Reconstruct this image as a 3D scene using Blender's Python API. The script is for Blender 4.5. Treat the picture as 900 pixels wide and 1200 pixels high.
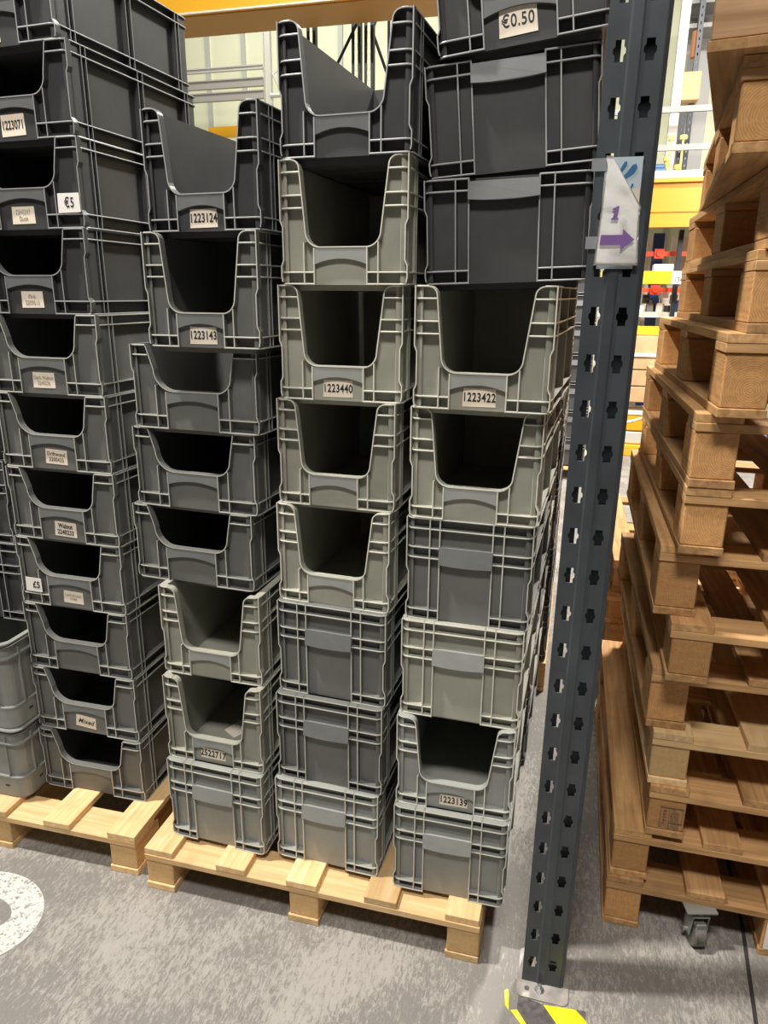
import bpy, bmesh, math, random
from mathutils import Vector, Matrix, Euler
random.seed(7)
PI = math.pi
for o in list(bpy.data.objects): bpy.data.objects.remove(o)
scn = bpy.context.scene
C = scn.collection

# ------------------------------------------------------------------ camera
yaw, pitch, roll = 0.25729, 0.29585, 0.00756
fwd = Vector((-math.sin(yaw)*math.cos(pitch), math.cos(yaw)*math.cos(pitch), -math.sin(pitch)))
rt = Vector((math.cos(yaw), math.sin(yaw), 0)); up = rt.cross(fwd)
r2 = math.cos(roll)*rt + math.sin(roll)*up; u2 = -math.sin(roll)*rt + math.cos(roll)*up
cd = bpy.data.cameras.new('camera'); cam = bpy.data.objects.new('camera', cd); C.objects.link(cam)
cam.matrix_world = Matrix(((r2.x, u2.x, -fwd.x, 1.1434), (r2.y, u2.y, -fwd.y, -1.53235), (r2.z, u2.z, -fwd.z, 1.74718), (0, 0, 0, 1)))
cd.sensor_fit = 'VERTICAL'; cd.sensor_height = 36.0; cd.lens = 842.66/1200*36
cd.clip_start = 0.05; cd.clip_end = 100
scn.camera = cam

# ------------------------------------------------------------------ world, lights, exposure
w = bpy.data.worlds.new('world'); scn.world = w; w.use_nodes = True
w.node_tree.nodes['Background'].inputs[0].default_value = (1.0, 0.95, 0.88, 1)
w.node_tree.nodes['Background'].inputs[1].default_value = 0.06
scn.view_settings.view_transform = 'Standard'; scn.view_settings.look = 'None'
scn.view_settings.exposure = 0.0; scn.view_settings.gamma = 1; scn.view_settings.use_curve_mapping = False
def area(name, loc, target, power, sx, sy, col=(1, 0.95, 0.87)):
    l = bpy.data.lights.new(name, 'AREA'); l.shape = 'RECTANGLE'; l.size = sx; l.size_y = sy; l.energy = power; l.color = col
    o = bpy.data.objects.new(name, l); C.objects.link(o); o.location = loc
    o.rotation_euler = (Vector(target)-Vector(loc)).to_track_quat('-Z', 'Y').to_euler()
    return o
area('high_bay_lamp_front', (-1.75, -0.62, 6.8), (0.6, 0, 0.6), 540, 0.3, 0.25)
area('aisle_fill_light', (0.9, -2.7, 5.8), (0.7, 0, 1.0), 215, 1.4, 0.6)  # added soft frontal fill to lift the container fronts, not a real fitting
area('high_bay_lamp_rear', (2.1, 3.6, 5.6), (1.6, 3.7, 0), 560, 0.8, 0.5)
area('high_bay_lamp_far', (-3.0, 6.2, 7.6), (-2.5, 9.5, 3), 210, 1.5, 1.0, (1, 0.98, 0.88))
area('mezzanine_fill_light', (3.3, 4.9, 3.2), (2.0, 8.0, 1.6), 130, 0.8, 0.5)  # added fill to brighten the boards under the mezzanine

# ------------------------------------------------------------------ materials
def new_mat(name):
    m = bpy.data.materials.new(name); m.use_nodes = True
    nt = m.node_tree; b = nt.nodes['Principled BSDF']
    return m, nt, b
def plain(name, col, rough=0.5, metal=0.0, noise=0.0, scale=20, bump=0.0):
    m, nt, b = new_mat(name)
    b.inputs['Roughness'].default_value = rough; b.inputs['Metallic'].default_value = metal
    if noise > 0 or bump > 0:
        tc = nt.nodes.new('ShaderNodeTexCoord'); nz = nt.nodes.new('ShaderNodeTexNoise'); nz.inputs['Scale'].default_value = scale
        nz.inputs['Detail'].default_value = 6
        nt.links.new(tc.outputs['Object'], nz.inputs['Vector'])
        rp = nt.nodes.new('ShaderNodeValToRGB')
        rp.color_ramp.elements[0].position = 0.3; rp.color_ramp.elements[1].position = 0.7
        rp.color_ramp.elements[0].color = tuple(c*(1-noise) for c in col)+(1,)
        rp.color_ramp.elements[1].color = tuple(min(1, c*(1+noise)) for c in col)+(1,)
        nt.links.new(nz.outputs['Fac'], rp.inputs['Fac']); nt.links.new(rp.outputs['Color'], b.inputs['Base Color'])
        if bump > 0:
            bp = nt.nodes.new('ShaderNodeBump'); bp.inputs['Strength'].default_value = bump; bp.inputs['Distance'].default_value = 0.002
            nt.links.new(nz.outputs['Fac'], bp.inputs['Height']); nt.links.new(bp.outputs['Normal'], b.inputs['Normal'])
    else:
        b.inputs['Base Color'].default_value = (*col, 1)
    return m
def plastic(name, col, rough=0.42):
    """moulded plastic with faint dusty mottling"""
    m, nt, b = new_mat(name)
    tc = nt.nodes.new('ShaderNodeTexCoord'); oi = nt.nodes.new('ShaderNodeObjectInfo')
    add = nt.nodes.new('ShaderNodeVectorMath'); add.operation = 'ADD'
    nt.links.new(tc.outputs['Object'], add.inputs[0]); nt.links.new(oi.outputs['Random'], add.inputs[1])
    nz = nt.nodes.new('ShaderNodeTexNoise'); nz.inputs['Scale'].default_value = 9; nz.inputs['Detail'].default_value = 7; nz.inputs['Roughness'].default_value = 0.65
    nt.links.new(add.outputs[0], nz.inputs['Vector'])
    rp = nt.nodes.new('ShaderNodeValToRGB')
    rp.color_ramp.elements[0].position = 0.25; rp.color_ramp.elements[1].position = 0.8
    rp.color_ramp.elements[0].color = tuple(c*0.88 for c in col)+(1,); rp.color_ramp.elements[1].color = tuple(c*1.18+0.006 for c in col)+(1,)
    nt.links.new(nz.outputs['Fac'], rp.inputs['Fac'])
    hs = nt.nodes.new('ShaderNodeHueSaturation')
    mr = nt.nodes.new('ShaderNodeMapRange'); mr.inputs['To Min'].default_value = 0.9; mr.inputs['To Max'].default_value = 1.1
    nt.links.new(oi.outputs['Random'], mr.inputs['Value']); nt.links.new(mr.outputs[0], hs.inputs['Value'])
    nt.links.new(rp.outputs['Color'], hs.inputs['Color']); nt.links.new(hs.outputs['Color'], b.inputs['Base Color'])
    b.inputs['Roughness'].default_value = rough
    return m
def wood(name, light, dark, axis='Y', endgrain=False, rough=0.75):
    m, nt, b = new_mat(name)
    tc = nt.nodes.new('ShaderNodeTexCoord'); oi = nt.nodes.new('ShaderNodeObjectInfo')
    mul = nt.nodes.new('ShaderNodeMath'); mul.operation = 'MULTIPLY'; mul.inputs[1].default_value = 7.3
    nt.links.new(oi.outputs['Random'], mul.inputs[0])
    add = nt.nodes.new('ShaderNodeVectorMath'); add.operation = 'ADD'
    nt.links.new(tc.outputs['Object'], add.inputs[0])
    mp = nt.nodes.new('ShaderNodeMapping')
    sc = {'Y': (38, 2.2, 38), 'X': (2.2, 38, 38)}[axis]
    mp.inputs['Scale'].default_value = sc
    nz = nt.nodes.new('ShaderNodeTexNoise'); nz.inputs['Scale'].default_value = 1.3; nz.inputs['Detail'].default_value = 6; nz.inputs['Distortion'].default_value = 0.6
    rp = nt.nodes.new('ShaderNodeValToRGB')
    rp.color_ramp.elements[0].position = 0.3; rp.color_ramp.elements[1].position = 0.68
    rp.color_ramp.elements[0].color = (*dark, 1); rp.color_ramp.elements[1].color = (*light, 1)
    if endgrain:
        wv = nt.nodes.new('ShaderNodeTexWave'); wv.wave_type = 'RINGS'; wv.rings_direction = 'Y'
        wv.inputs['Scale'].default_value = 62; wv.inputs['Distortion'].default_value = 3.6; wv.inputs['Detail'].default_value = 3; wv.inputs['Detail Scale'].default_value = 1.6
        off = nt.nodes.new('ShaderNodeVectorMath'); off.operation = 'MULTIPLY_ADD'
        cmb = nt.nodes.new('ShaderNodeCombineXYZ')
        nt.links.new(oi.outputs['Random'], cmb.inputs[0]); nt.links.new(oi.outputs['Random'], cmb.inputs[2])
        nt.links.new(cmb.outputs[0], off.inputs[0]); off.inputs[1].default_value = (-0.11, 0, -0.075)
        nt.links.new(tc.outputs['Object'], off.inputs[2]); nt.links.new(off.outputs[0], wv.inputs['Vector'])
        mp.inputs['Scale'].default_value = (60, 12, 60)
        nt.links.new(add.outputs[0], mp.inputs[0]); nt.links.new(mp.outputs[0], nz.inputs['Vector'])
        mx = nt.nodes.new('ShaderNodeMix'); mx.data_type = 'FLOAT'; mx.inputs[0].default_value = 0.72
        nt.links.new(wv.outputs['Fac'], mx.inputs[2]); nt.links.new(nz.outputs['Fac'], mx.inputs[3])
        fac = mx.outputs[0]
        rp.color_ramp.elements[0].position = 0.12; rp.color_ramp.elements[1].position = 0.8
    else:
        cmb = nt.nodes.new('ShaderNodeCombineXYZ'); nt.links.new(mul.outputs[0], cmb.inputs[0]); nt.links.new(mul.outputs[0], cmb.inputs[2])
        nt.links.new(cmb.outputs[0], add.inputs[1])
        nt.links.new(add.outputs[0], mp.inputs[0]); nt.links.new(mp.outputs[0], nz.inputs['Vector'])
        fac = nz.outputs['Fac']
    nt.links.new(fac, rp.inputs['Fac'])
    hs = nt.nodes.new('ShaderNodeHueSaturation')
    mr = nt.nodes.new('ShaderNodeMapRange'); mr.inputs['To Min'].default_value = 0.72; mr.inputs['To Max'].default_value = 1.12
    nt.links.new(oi.outputs['Random'], mr.inputs['Value']); nt.links.new(mr.outputs[0], hs.inputs['Value'])
    nt.links.new(rp.outputs['Color'], hs.inputs['Color'])
    # grey weathering / dirt specks
    n2 = nt.nodes.new('ShaderNodeTexNoise'); n2.inputs['Scale'].default_value = 11; n2.inputs['Detail'].default_value = 8
    nt.links.new(tc.outputs['Object'], n2.inputs['Vector'])
    r3 = nt.nodes.new('ShaderNodeValToRGB'); r3.color_ramp.elements[0].position = 0.55; r3.color_ramp.elements[1].position = 0.8
    r3.color_ramp.elements[0].color = (0, 0, 0, 1); r3.color_ramp.elements[1].color = (0.55, 0.55, 0.55, 1)
    nt.links.new(n2.outputs['Fac'], r3.inputs['Fac'])
    m2 = nt.nodes.new('ShaderNodeMix'); m2.data_type = 'RGBA'
    nt.links.new(r3.outputs['Color'], m2.inputs[0]); nt.links.new(hs.outputs['Color'], m2.inputs[6]); m2.inputs[7].default_value = (dark[0]*0.6, dark[1]*0.6, dark[2]*0.7, 1)
    nt.links.new(m2.outputs[2], b.inputs['Base Color'])
    bp = nt.nodes.new('ShaderNodeBump'); bp.inputs['Strength'].default_value = 0.35; bp.inputs['Distance'].default_value = 0.0012
    nt.links.new(fac, bp.inputs['Height']); nt.links.new(bp.outputs['Normal'], b.inputs['Normal'])
    b.inputs['Roughness'].default_value = rough; b.inputs['Specular IOR Level'].default_value = 0.25
    return m
def concrete():
    m, nt, b = new_mat('painted_concrete_floor')
    tc = nt.nodes.new('ShaderNodeTexCoord')
    def noise(scale, mapscale=(1, 1, 1), rot=0, detail=8, rough=0.6, dist=0):
        mp = nt.nodes.new('ShaderNodeMapping'); mp.inputs['Scale'].default_value = mapscale; mp.inputs['Rotation'].default_value = (0, 0, rot)
        nt.links.new(tc.outputs['Object'], mp.inputs[0])
        n = nt.nodes.new('ShaderNodeTexNoise'); n.inputs['Scale'].default_value = scale; n.inputs['Detail'].default_value = detail
        n.inputs['Roughness'].default_value = rough; n.inputs['Distortion'].default_value = dist
        nt.links.new(mp.outputs[0], n.inputs['Vector']); return n.outputs['Fac']
    def ramp(f, a, bb, c0=0., c1=1.):
        r = nt.nodes.new('ShaderNodeMapRange'); r.inputs['From Min'].default_value = a; r.inputs['From Max'].default_value = bb
        r.inputs['To Min'].default_value = c0; r.inputs['To Max'].default_value = c1
        nt.links.new(f, r.inputs['Value']); return r.outputs[0]
    def math_(op, a, bb):
        n = nt.nodes.new('ShaderNodeMath'); n.operation = op; n.use_clamp = True
        for i, v in enumerate((a, bb)):
            if isinstance(v, float): n.inputs[i].default_value = v
            else: nt.links.new(v, n.inputs[i])
        return n.outputs[0]
    big = noise(2.2, detail=5)
    s1 = noise(85, (1, 0.38, 1), rot=0.5, detail=12, rough=0.88, dist=0.5)
    s2 = noise(210, (1, 0.07, 1), rot=-0.5, detail=6, rough=0.75, dist=0.8)
    bias = ramp(big, 0.35, 0.65, -0.05, 0.09)
    f1 = ramp(math_('ADD', s1, bias), 0.52, 0.57)
    f2 = ramp(math_('ADD', s2, bias), 0.60, 0.64)
    wear = math_('MAXIMUM', f1, f2)
    mx = nt.nodes.new('ShaderNodeMix'); mx.data_type = 'RGBA'
    nt.links.new(wear, mx.inputs[0]); mx.inputs[6].default_value = (0.225, 0.212, 0.196, 1); mx.inputs[7].default_value = (0.40, 0.375, 0.345, 1)
    d = ramp(noise(12, detail=9, rough=0.75), 0.56, 0.72, 0, 0.5)
    mx2 = nt.nodes.new('ShaderNodeMix'); mx2.data_type = 'RGBA'
    nt.links.new(d, mx2.inputs[0]); nt.links.new(mx.outputs[2], mx2.inputs[6]); mx2.inputs[7].default_value = (0.17, 0.15, 0.132, 1)
    nt.links.new(mx2.outputs[2], b.inputs['Base Color'])
    bp = nt.nodes.new('ShaderNodeBump'); bp.inputs['Strength'].default_value = 0.25; bp.inputs['Distance'].default_value = 0.002
    nt.links.new(wear, bp.inputs['Height']); nt.links.new(bp.outputs['Normal'], b.inputs['Normal'])
    b.inputs['Roughness'].default_value = 0.62
    return m
def worn_paint(name, col, thr=0.5):
    m, nt, b = new_mat(name)
    b.inputs['Base Color'].default_value = (*col, 1); b.inputs['Roughness'].default_value = 0.6
    tc = nt.nodes.new('ShaderNodeTexCoord'); n = nt.nodes.new('ShaderNodeTexNoise'); n.inputs['Scale'].default_value = 55; n.inputs['Detail'].default_value = 10; n.inputs['Roughness'].default_value = 0.75
    nt.links.new(tc.outputs['Object'], n.inputs['Vector'])
    r = nt.nodes.new('ShaderNodeMapRange'); r.inputs['From Min'].default_value = thr; r.inputs['From Max'].default_value = thr+0.14
    r.inputs['To Min'].default_value = 1; r.inputs['To Max'].default_value = 0
    nt.links.new(n.outputs['Fac'], r.inputs['Value']); nt.links.new(r.outputs[0], b.inputs['Alpha'])
    return m

M = {}
M['light'] = plastic('sage_grey_plastic', (0.36, 0.36, 0.305)); M['cool'] = plastic('cool_grey_plastic', (0.31, 0.32, 0.30))
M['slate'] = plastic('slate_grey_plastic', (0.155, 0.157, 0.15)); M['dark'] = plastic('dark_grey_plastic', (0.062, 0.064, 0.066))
M['grip_light'] = plastic('scuffed_light_grip', (0.30, 0.31, 0.295), 0.5); M['grip_slate'] = plastic('scuffed_slate_grip', (0.17, 0.18, 0.18), 0.5)
M['grip_dark'] = plastic('scuffed_dark_grip', (0.14, 0.145, 0.15), 0.5)
M['edge_light'] = plastic('rubbed_glint_light_edge', (0.66, 0.65, 0.58), 0.35); M['edge_slate'] = plastic('rubbed_glint_slate_edge', (0.52, 0.52, 0.48), 0.35)  # edge colours: rubbed wear plus edge highlights painted into the tone
M['edge_dark'] = plastic('rubbed_glint_dark_edge', (0.36, 0.365, 0.37), 0.35)
M['board'] = wood('pine_board', (0.93, 0.68, 0.38), (0.74, 0.47, 0.21), 'Y')
M['boardx'] = wood('pine_stringer', (0.92, 0.66, 0.36), (0.72, 0.45, 0.20), 'X')
M['block'] = wood('pine_block', (0.86, 0.58, 0.28), (0.62, 0.38, 0.17), 'Y', True)
M['boardb'] = wood('aged_board', (0.70, 0.42, 0.19), (0.40, 0.21, 0.085), 'Y')
M['boardbx'] = wood('aged_stringer', (0.74, 0.45, 0.21), (0.46, 0.25, 0.105), 'X')
M['blockb'] = wood('aged_block', (0.72, 0.40, 0.16), (0.42, 0.205, 0.08), 'Y', True)
M['blockc'] = wood('side_grain_block', (0.72, 0.45, 0.25), (0.42, 0.23, 0.12), 'X')
M['label'] = plain('cream_label', (0.95, 0.84, 0.70), 0.6); M['white'] = plain('white_label', (0.92, 0.90, 0.86), 0.6)
M['ink'] = plain('black_ink', (0.03, 0.028, 0.028), 0.6); M['faint'] = plain('faded_ink', (0.42, 0.37, 0.32), 0.7); M['midink'] = plain('brown_ink', (0.22, 0.16, 0.12), 0.7)
M['upright'] = plain('slate_blue_steel', (0.060, 0.070, 0.080), 0.38, 0.15, 0.22, 9)
M['plate'] = plain('worn_steel_plate', (0.42, 0.39, 0.36), 0.5, 0.3, 0.3, 25)
M['bolt'] = plain('zinc_bolt', (0.55, 0.55, 0.56), 0.3, 0.85)
M['paper'] = plain('crumpled_paper', (0.97, 0.95, 0.93), 0.6, 0, 0.04, 14); M['purple'] = plain('purple_print', (0.19, 0.10, 0.30), 0.5)
M['poster'] = plain('pale_blue_print', (0.42, 0.50, 0.56), 0.4); M['blue'] = plain('blue_print', (0.03, 0.13, 0.27), 0.45); M['beige'] = plain('beige_print', (0.55, 0.50, 0.42), 0.5)
M['tape'] = plain('clear_tape', (0.25, 0.26, 0.29), 0.2)
M['yellow'] = plain('yellow_beam_paint', (0.86, 0.44, 0.02), 0.4); M['yellow2'] = plain('bright_yellow_paint', (0.72, 0.38, 0.008), 0.4)
M['hazy'] = plain('hazard_yellow', (0.85, 0.80, 0.02), 0.4, 0, 0.06, 60); M['hazk'] = plain('hazard_black', (0.12, 0.11, 0.11), 0.5, 0, 0.4, 60)
M['red'] = plain('red_beam_paint', (0.75, 0.07, 0.02), 0.4); M['navy'] = plain('navy_blue_paint', (0.015, 0.05, 0.17), 0.4)
M['black'] = plain('black_steel', (0.02, 0.024, 0.032), 0.4, 0.2); M['rail'] = plain('grey_rail', (0.22, 0.22, 0.21), 0.5, 0.2)
M['wall'] = plain('pale_green_cladding', (0.80, 0.82, 0.60), 0.7, 0, 0.05, 2); M['seam'] = plain('cladding_seam', (0.52, 0.54, 0.50), 0.6)
M['galv'] = plain('galvanised_steel', (0.62, 0.62, 0.57), 0.5, 0.3); M['galv2'] = plain('dull_galvanised', (0.40, 0.38, 0.35), 0.5, 0.2)
M['card'] = plain('cardboard', (0.56, 0.36, 0.19), 0.8, 0, 0.1, 8); M['card2'] = plain('pink_board', (0.72, 0.52, 0.40), 0.8, 0, 0.05, 4)
M['cream'] = plain('cream_board', (0.82, 0.76, 0.66), 0.7, 0, 0.05, 4); M['rubber'] = plain('grey_rubber', (0.16, 0.15, 0.135), 0.6, 0, 0.3, 60)
M['zinc'] = plain('zinc_bracket', (0.35, 0.37, 0.35), 0.35, 0.6); M['floor'] = concrete(); M['paint'] = worn_paint('worn_white_floor_paint', (0.70, 0.69, 0.65), 0.50)
M['orange_ply'] = plain('orange_underside', (0.50, 0.25, 0.06), 0.6); M['yellow3'] = plain('yellow_cap', (0.85, 0.62, 0.15), 0.5); M['navy2'] = plain('blue_tarp', (0.05, 0.12, 0.25), 0.5)
M['amber'] = plain('amber_beam_paint', (0.46, 0.22, 0.008), 0.4)
M['crack'] = plain('floor_joint', (0.035, 0.03, 0.028), 0.9); M['tote'] = plastic('smooth_grey_tote', (0.26, 0.27, 0.255)); M['orange'] = plain('orange_cloth', (0.55, 0.20, 0.08), 0.6)

# ------------------------------------------------------------------ mesh helpers
def box(bm, x0, x1, y0, y1, z0, z1, mi=0):
    v = [bm.verts.new((x, y, z)) for z in (z0, z1) for y in (y0, y1) for x in (x0, x1)]
    for f in ((0, 2, 3, 1), (4, 5, 7, 6), (0, 1, 5, 4), (2, 6, 7, 3), (0, 4, 6, 2), (1, 3, 7, 5)):
        bm.faces.new([v[i] for i in f]).material_index = mi
def prism(bm, pts, axis, a, b, mi=0):
    """closed 2D polygon extruded along axis from a to b"""
    def P(u, v, t): return {'y': (u, t, v), 'x': (t, u, v), 'z': (u, v, t)}[axis]
    A = [bm.verts.new(P(u, v, a)) for u, v in pts]; B = [bm.verts.new(P(u, v, b)) for u, v in pts]
    fs = [bm.faces.new(A), bm.faces.new(B[::-1])]
    n = len(pts)
    for i in range(n): fs.append(bm.faces.new((A[i], B[i], B[(i+1) % n], A[(i+1) % n])))
    for f in fs: f.material_index = mi
def cyl(bm, c, r, h, axis='z', n=20, mi=0, r2=None):
    r2 = r if r2 is None else r2
    def P(a, rr, t):
        u, v = rr*math.cos(a), rr*math.sin(a)
        return {'z': (c[0]+u, c[1]+v, c[2]+t), 'y': (c[0]+u, c[1]+t, c[2]+v), 'x': (c[0]+t, c[1]+u, c[2]+v)}[axis]
    A = [bm.verts.new(P(2*PI*i/n, r, 0)) for i in range(n)]; B = [bm.verts.new(P(2*PI*i/n, r2, h)) for i in range(n)]
    bm.faces.new(A[::-1]).material_index = mi; bm.faces.new(B).material_index = mi
    for i in range(n): bm.faces.new((A[i], A[(i+1) % n], B[(i+1) % n], B[i])).material_index = mi
def bar(bm, p, q, r, n=8, mi=0):
    p, q = Vector(p), Vector(q); d = (q-p).normalized()
    s = d.orthogonal().normalized(); t = d.cross(s)
    A = [bm.verts.new(p+r*(s*math.cos(2*PI*i/n)+t*math.sin(2*PI*i/n))) for i in range(n)]
    B = [bm.verts.new(q+r*(s*math.cos(2*PI*i/n)+t*math.sin(2*PI*i/n))) for i in range(n)]
    bm.faces.new(A[::-1]); bm.faces.new(B)
    for i in range(n): bm.faces.new((A[i], A[(i+1) % n], B[(i+1) % n], B[i]))
def to_mesh(name, bm, mats, bevel=0):
    bmesh.ops.recalc_face_normals(bm, faces=bm.faces)
    if bevel: bmesh.ops.bevel(bm, geom=list(bm.edges), offset=bevel, segments=1, affect='EDGES')
    me = bpy.data.meshes.new(name); bm.to_mesh(me); bm.free()
    for m in (mats if isinstance(mats, (list, tuple)) else [mats]): me.materials.append(m)
    return me
def obj(name, me, parent=None, loc=(0, 0, 0), rot=(0, 0, 0)):
    o = bpy.data.objects.new(name, me); C.objects.link(o); o.parent = parent; o.location = loc; o.rotation_euler = rot
    return o
def tag(o, label, cat, group=None):
    o['label'] = label; o['category'] = cat
    if group: o['group'] = group
    return o
def thing(name, label, cat, loc=(0, 0, 0), rot=(0, 0, 0), group=None):
    return tag(obj(name, None, None, loc, rot), label, cat, group)
def struct(name, me, loc=(0, 0, 0)):
    o = obj(name, me, None, loc); o['kind'] = 'structure'; return o
def one(name, fn, mats, parent=None, bevel=0, loc=(0, 0, 0), rot=(0, 0, 0)):
    bm = bmesh.new(); fn(bm); return obj(name, to_mesh(name, bm, mats, bevel), parent, loc, rot)
def text_mesh(s, size, mat, sx=1.0, bold=0.0, shear=0.0, ext=0.0004):
    cu = bpy.data.curves.new('lettering', 'FONT'); cu.body = s; cu.size = size; cu.align_x = 'CENTER'; cu.align_y = 'CENTER'
    cu.offset = bold; cu.extrude = ext; cu.shear = shear; cu.space_character = 1.08
    o = bpy.data.objects.new('tmp', cu); C.objects.link(o)
    dg = bpy.context.evaluated_depsgraph_get(); me = bpy.data.meshes.new_from_object(o.evaluated_get(dg))
    bpy.data.objects.remove(o); me.name = 'lettering'
    me.transform(Matrix.Diagonal((sx, 1, 1, 1))); me.materials.clear(); me.materials.append(mat)
    return me
def holed_plate(name, outline, holes, thick, mat):
    """flat plate in local XY with holes, extruded along Z"""
    cu = bpy.data.curves.new(name, 'CURVE'); cu.dimensions = '2D'; cu.fill_mode = 'BOTH'; cu.extrude = thick/2
    for pl in [outline]+holes:
        s = cu.splines.new('POLY'); s.points.add(len(pl)-1)
        for i, p in enumerate(pl): s.points[i].co = (p[0], p[1], 0, 1)
        s.use_cyclic_u = True
    o = bpy.data.objects.new('tmp', cu); C.objects.link(o)
    dg = bpy.context.evaluated_depsgraph_get(); me = bpy.data.meshes.new_from_object(o.evaluated_get(dg))
    bpy.data.objects.remove(o); me.name = name; me.materials.clear(); me.materials.append(mat)
    return me

# ------------------------------------------------------------------ setting
one_floor = bmesh.new(); box(one_floor, -9, 9, -4, 11, -0.1, 0); struct('floor', to_mesh('floor', one_floor, M['floor']))
bm = bmesh.new(); box(bm, -9, 9, 10.0, 10.15, 0, 8.5); struct('wall_back', to_mesh('wall_back', bm, M['wall']))
for k, x in enumerate((-8.0, -6.2, -4.75, -4.15, -2.6, -1.0, 0.6, 2.2, 4.2, 6.0)):
    bm = bmesh.new(); box(bm, x-0.035, x+0.035, 9.96, 10.0, 0, 8.5); struct('trim_%d' % (k+1), to_mesh('trim', bm, M['seam']))
bm = bmesh.new()
prism(bm, [(1.7325, 0.33), (1.7425, 0.33), (1.748, 0.6), (1.76, 2.5), (1.748, 2.5), (1.738, 0.6)], 'z', 0.0, 0.0012)
prism(bm, [(1.706, -0.7), (1.7165, -0.7), (1.7165, 0.02), (1.7425, 0.33), (1.7325, 0.33), (1.706, 0.02)], 'z', 0.0, 0.0012)
struct('trim_11', to_mesh('floor_joint', bm, M['crack']))

# ------------------------------------------------------------------ stacking containers
def rrect(W, D, ins, r, n=4):
    pts = []
    x0, x1, y0, y1 = ins, W-ins, ins, D-ins
    for cx, cy, a0 in ((x1-r, y0+r, -PI/2), (x1-r, y1-r, 0), (x0+r, y1-r, PI/2), (x0+r, y0+r, PI)):
        for k in range(n+1):
            a = a0+PI/2*k/n; pts.append((cx+r*math.cos(a), cy+r*math.sin(a)))
    return pts   # starts on the front right corner, runs round the back to the front left corner
def sweep_ring(bm, outer, inner, prof, closed, mi_of=None):
    """prof: list of (f, z) with f=0 outer .. 1 inner"""
    rows = []
    for (ox, oy), (ix, iy) in zip(outer, inner):
        rows.append([bm.verts.new((ox+(ix-ox)*f, oy+(iy-oy)*f, z)) for f, z in prof])
    n = len(rows); m = len(prof)
    for i in range(n if closed else n-1):
        a, b = rows[i], rows[(i+1) % n]
        for j in range(m):
            f = bm.faces.new((a[j], b[j], b[(j+1) % m], a[(j+1) % m]))
            if mi_of: f.material_index = mi_of(j)
    if not closed:
        bm.faces.new(rows[0]); bm.faces.new(rows[-1][::-1])
REC = 0.017
def flange(bm, W, D, z, t, gap=None, rec=REC, r=0.02):
    o = rrect(W, D, 0, r); i = rrect(W, D, rec+0.001, max(0.004, r-rec))
    c = 0.0009/rec
    prof = [(1, z), (c*0.6, z), (0, z+t*0.3), (0, z+t*0.7), (c*0.6, z+t), (1, z+t)]
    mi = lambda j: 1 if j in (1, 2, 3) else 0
    if gap:
        o = [(gap[1], 0)]+o+[(gap[0], 0)]; i = [(gap[1], rec+0.001)]+i+[(gap[0], rec+0.001)]
        sweep_ring(bm, o, i, prof, False, mi)
    else: sweep_ring(bm, o, i, prof, True, mi)
def vrib(bm, side, W, D, u, z0, z1, t=0.0032, rec=REC):
    """vertical rib, front edge rubbed and with its highlight painted in. side: 'f' front, 'b' back, 'l', 'r'"""
    if side == 'f': f = lambda a, d: (a, d)
    elif side == 'b': f = lambda a, d: (a, D-d)
    elif side == 'l': f = lambda a, d: (d, a)
    else: f = lambda a, d: (W-d, a)
    P = [f(u-t/2, rec+0.001), f(u-t/2, 0.0006), f(u-t*0.2, 0), f(u+t*0.2, 0), f(u+t/2, 0.0006), f(u+t/2, rec+0.001)]
    A = [bm.verts.new((x, y, z0)) for x, y in P]; B = [bm.verts.new((x, y, z1)) for x, y in P]
    bm.faces.new(A); bm.faces.new(B[::-1])
    for i in range(6):
        fa = bm.faces.new((A[i], B[i], B[(i+1) % 6], A[(i+1) % 6]))
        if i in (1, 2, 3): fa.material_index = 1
def strip(bm, path, y0, y1, t, mi_edge=1):
    """band following a path in the XZ plane, t thick, from y0 (front edge) to y1"""
    n = len(path); nor = []
    for i in range(n):
        a = Vector(path[max(i-1, 0)]); b = Vector(path[min(i+1, n-1)]); d = (b-a).normalized(); nor.append(Vector((-d.y, d.x)))
    rows = []
    for p, nn in zip(path, nor):
        p = Vector(p); q = p+nn*t
        rows.append([bm.verts.new((p.x, y1, p.y)), bm.verts.new((p.x, y0, p.y)), bm.verts.new((q.x, y0, q.y)), bm.verts.new((q.x, y1, q.y))])
    for i in range(n-1):
        for j in range(4):
            f = bm.faces.new((rows[i][j], rows[i+1][j], rows[i+1][(j+1) % 4], rows[i][(j+1) % 4]))
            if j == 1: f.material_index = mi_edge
    bm.faces.new(rows[0]); bm.faces.new(rows[-1][::-1])
def arc(cx, cz, r, a0, a1, n=7):
    return [(cx+r*math.cos(math.radians(a0+(a1-a0)*k/n)), cz+r*math.sin(math.radians(a0+(a1-a0)*k/n))) for k in range(n+1)]
SPEC = {
 'tall_open':    dict(W=.312, D=.60, H=.27, rings=(.095, .61, .71, .89), open=(.165, .855, .205, .80, .30, .036), top_r=.018),
 'tall_closed':  dict(W=.312, D=.60, H=.27, rings=(.095, .61, .71, .89), open=None, handle=(.735, .575)),
 'short_open':   dict(W=.378, D=.60, H=.22, rings=(.15, .87), open=(.135, .835, .185, .80, .455, .045), top_r=0),
 'wide_closed':  dict(W=.366, D=.60, H=.22, rings=(.12, .875), open=None, handle=(.965, .80)),
 'wide_open':    dict(W=.356, D=.60, H=.27, rings=(.10, .61, .71, .89), open=(.17, .83, .20, .80, .34, .04), top_r=.018),
}
VX = (.195, .275, .69, .775)
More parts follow.
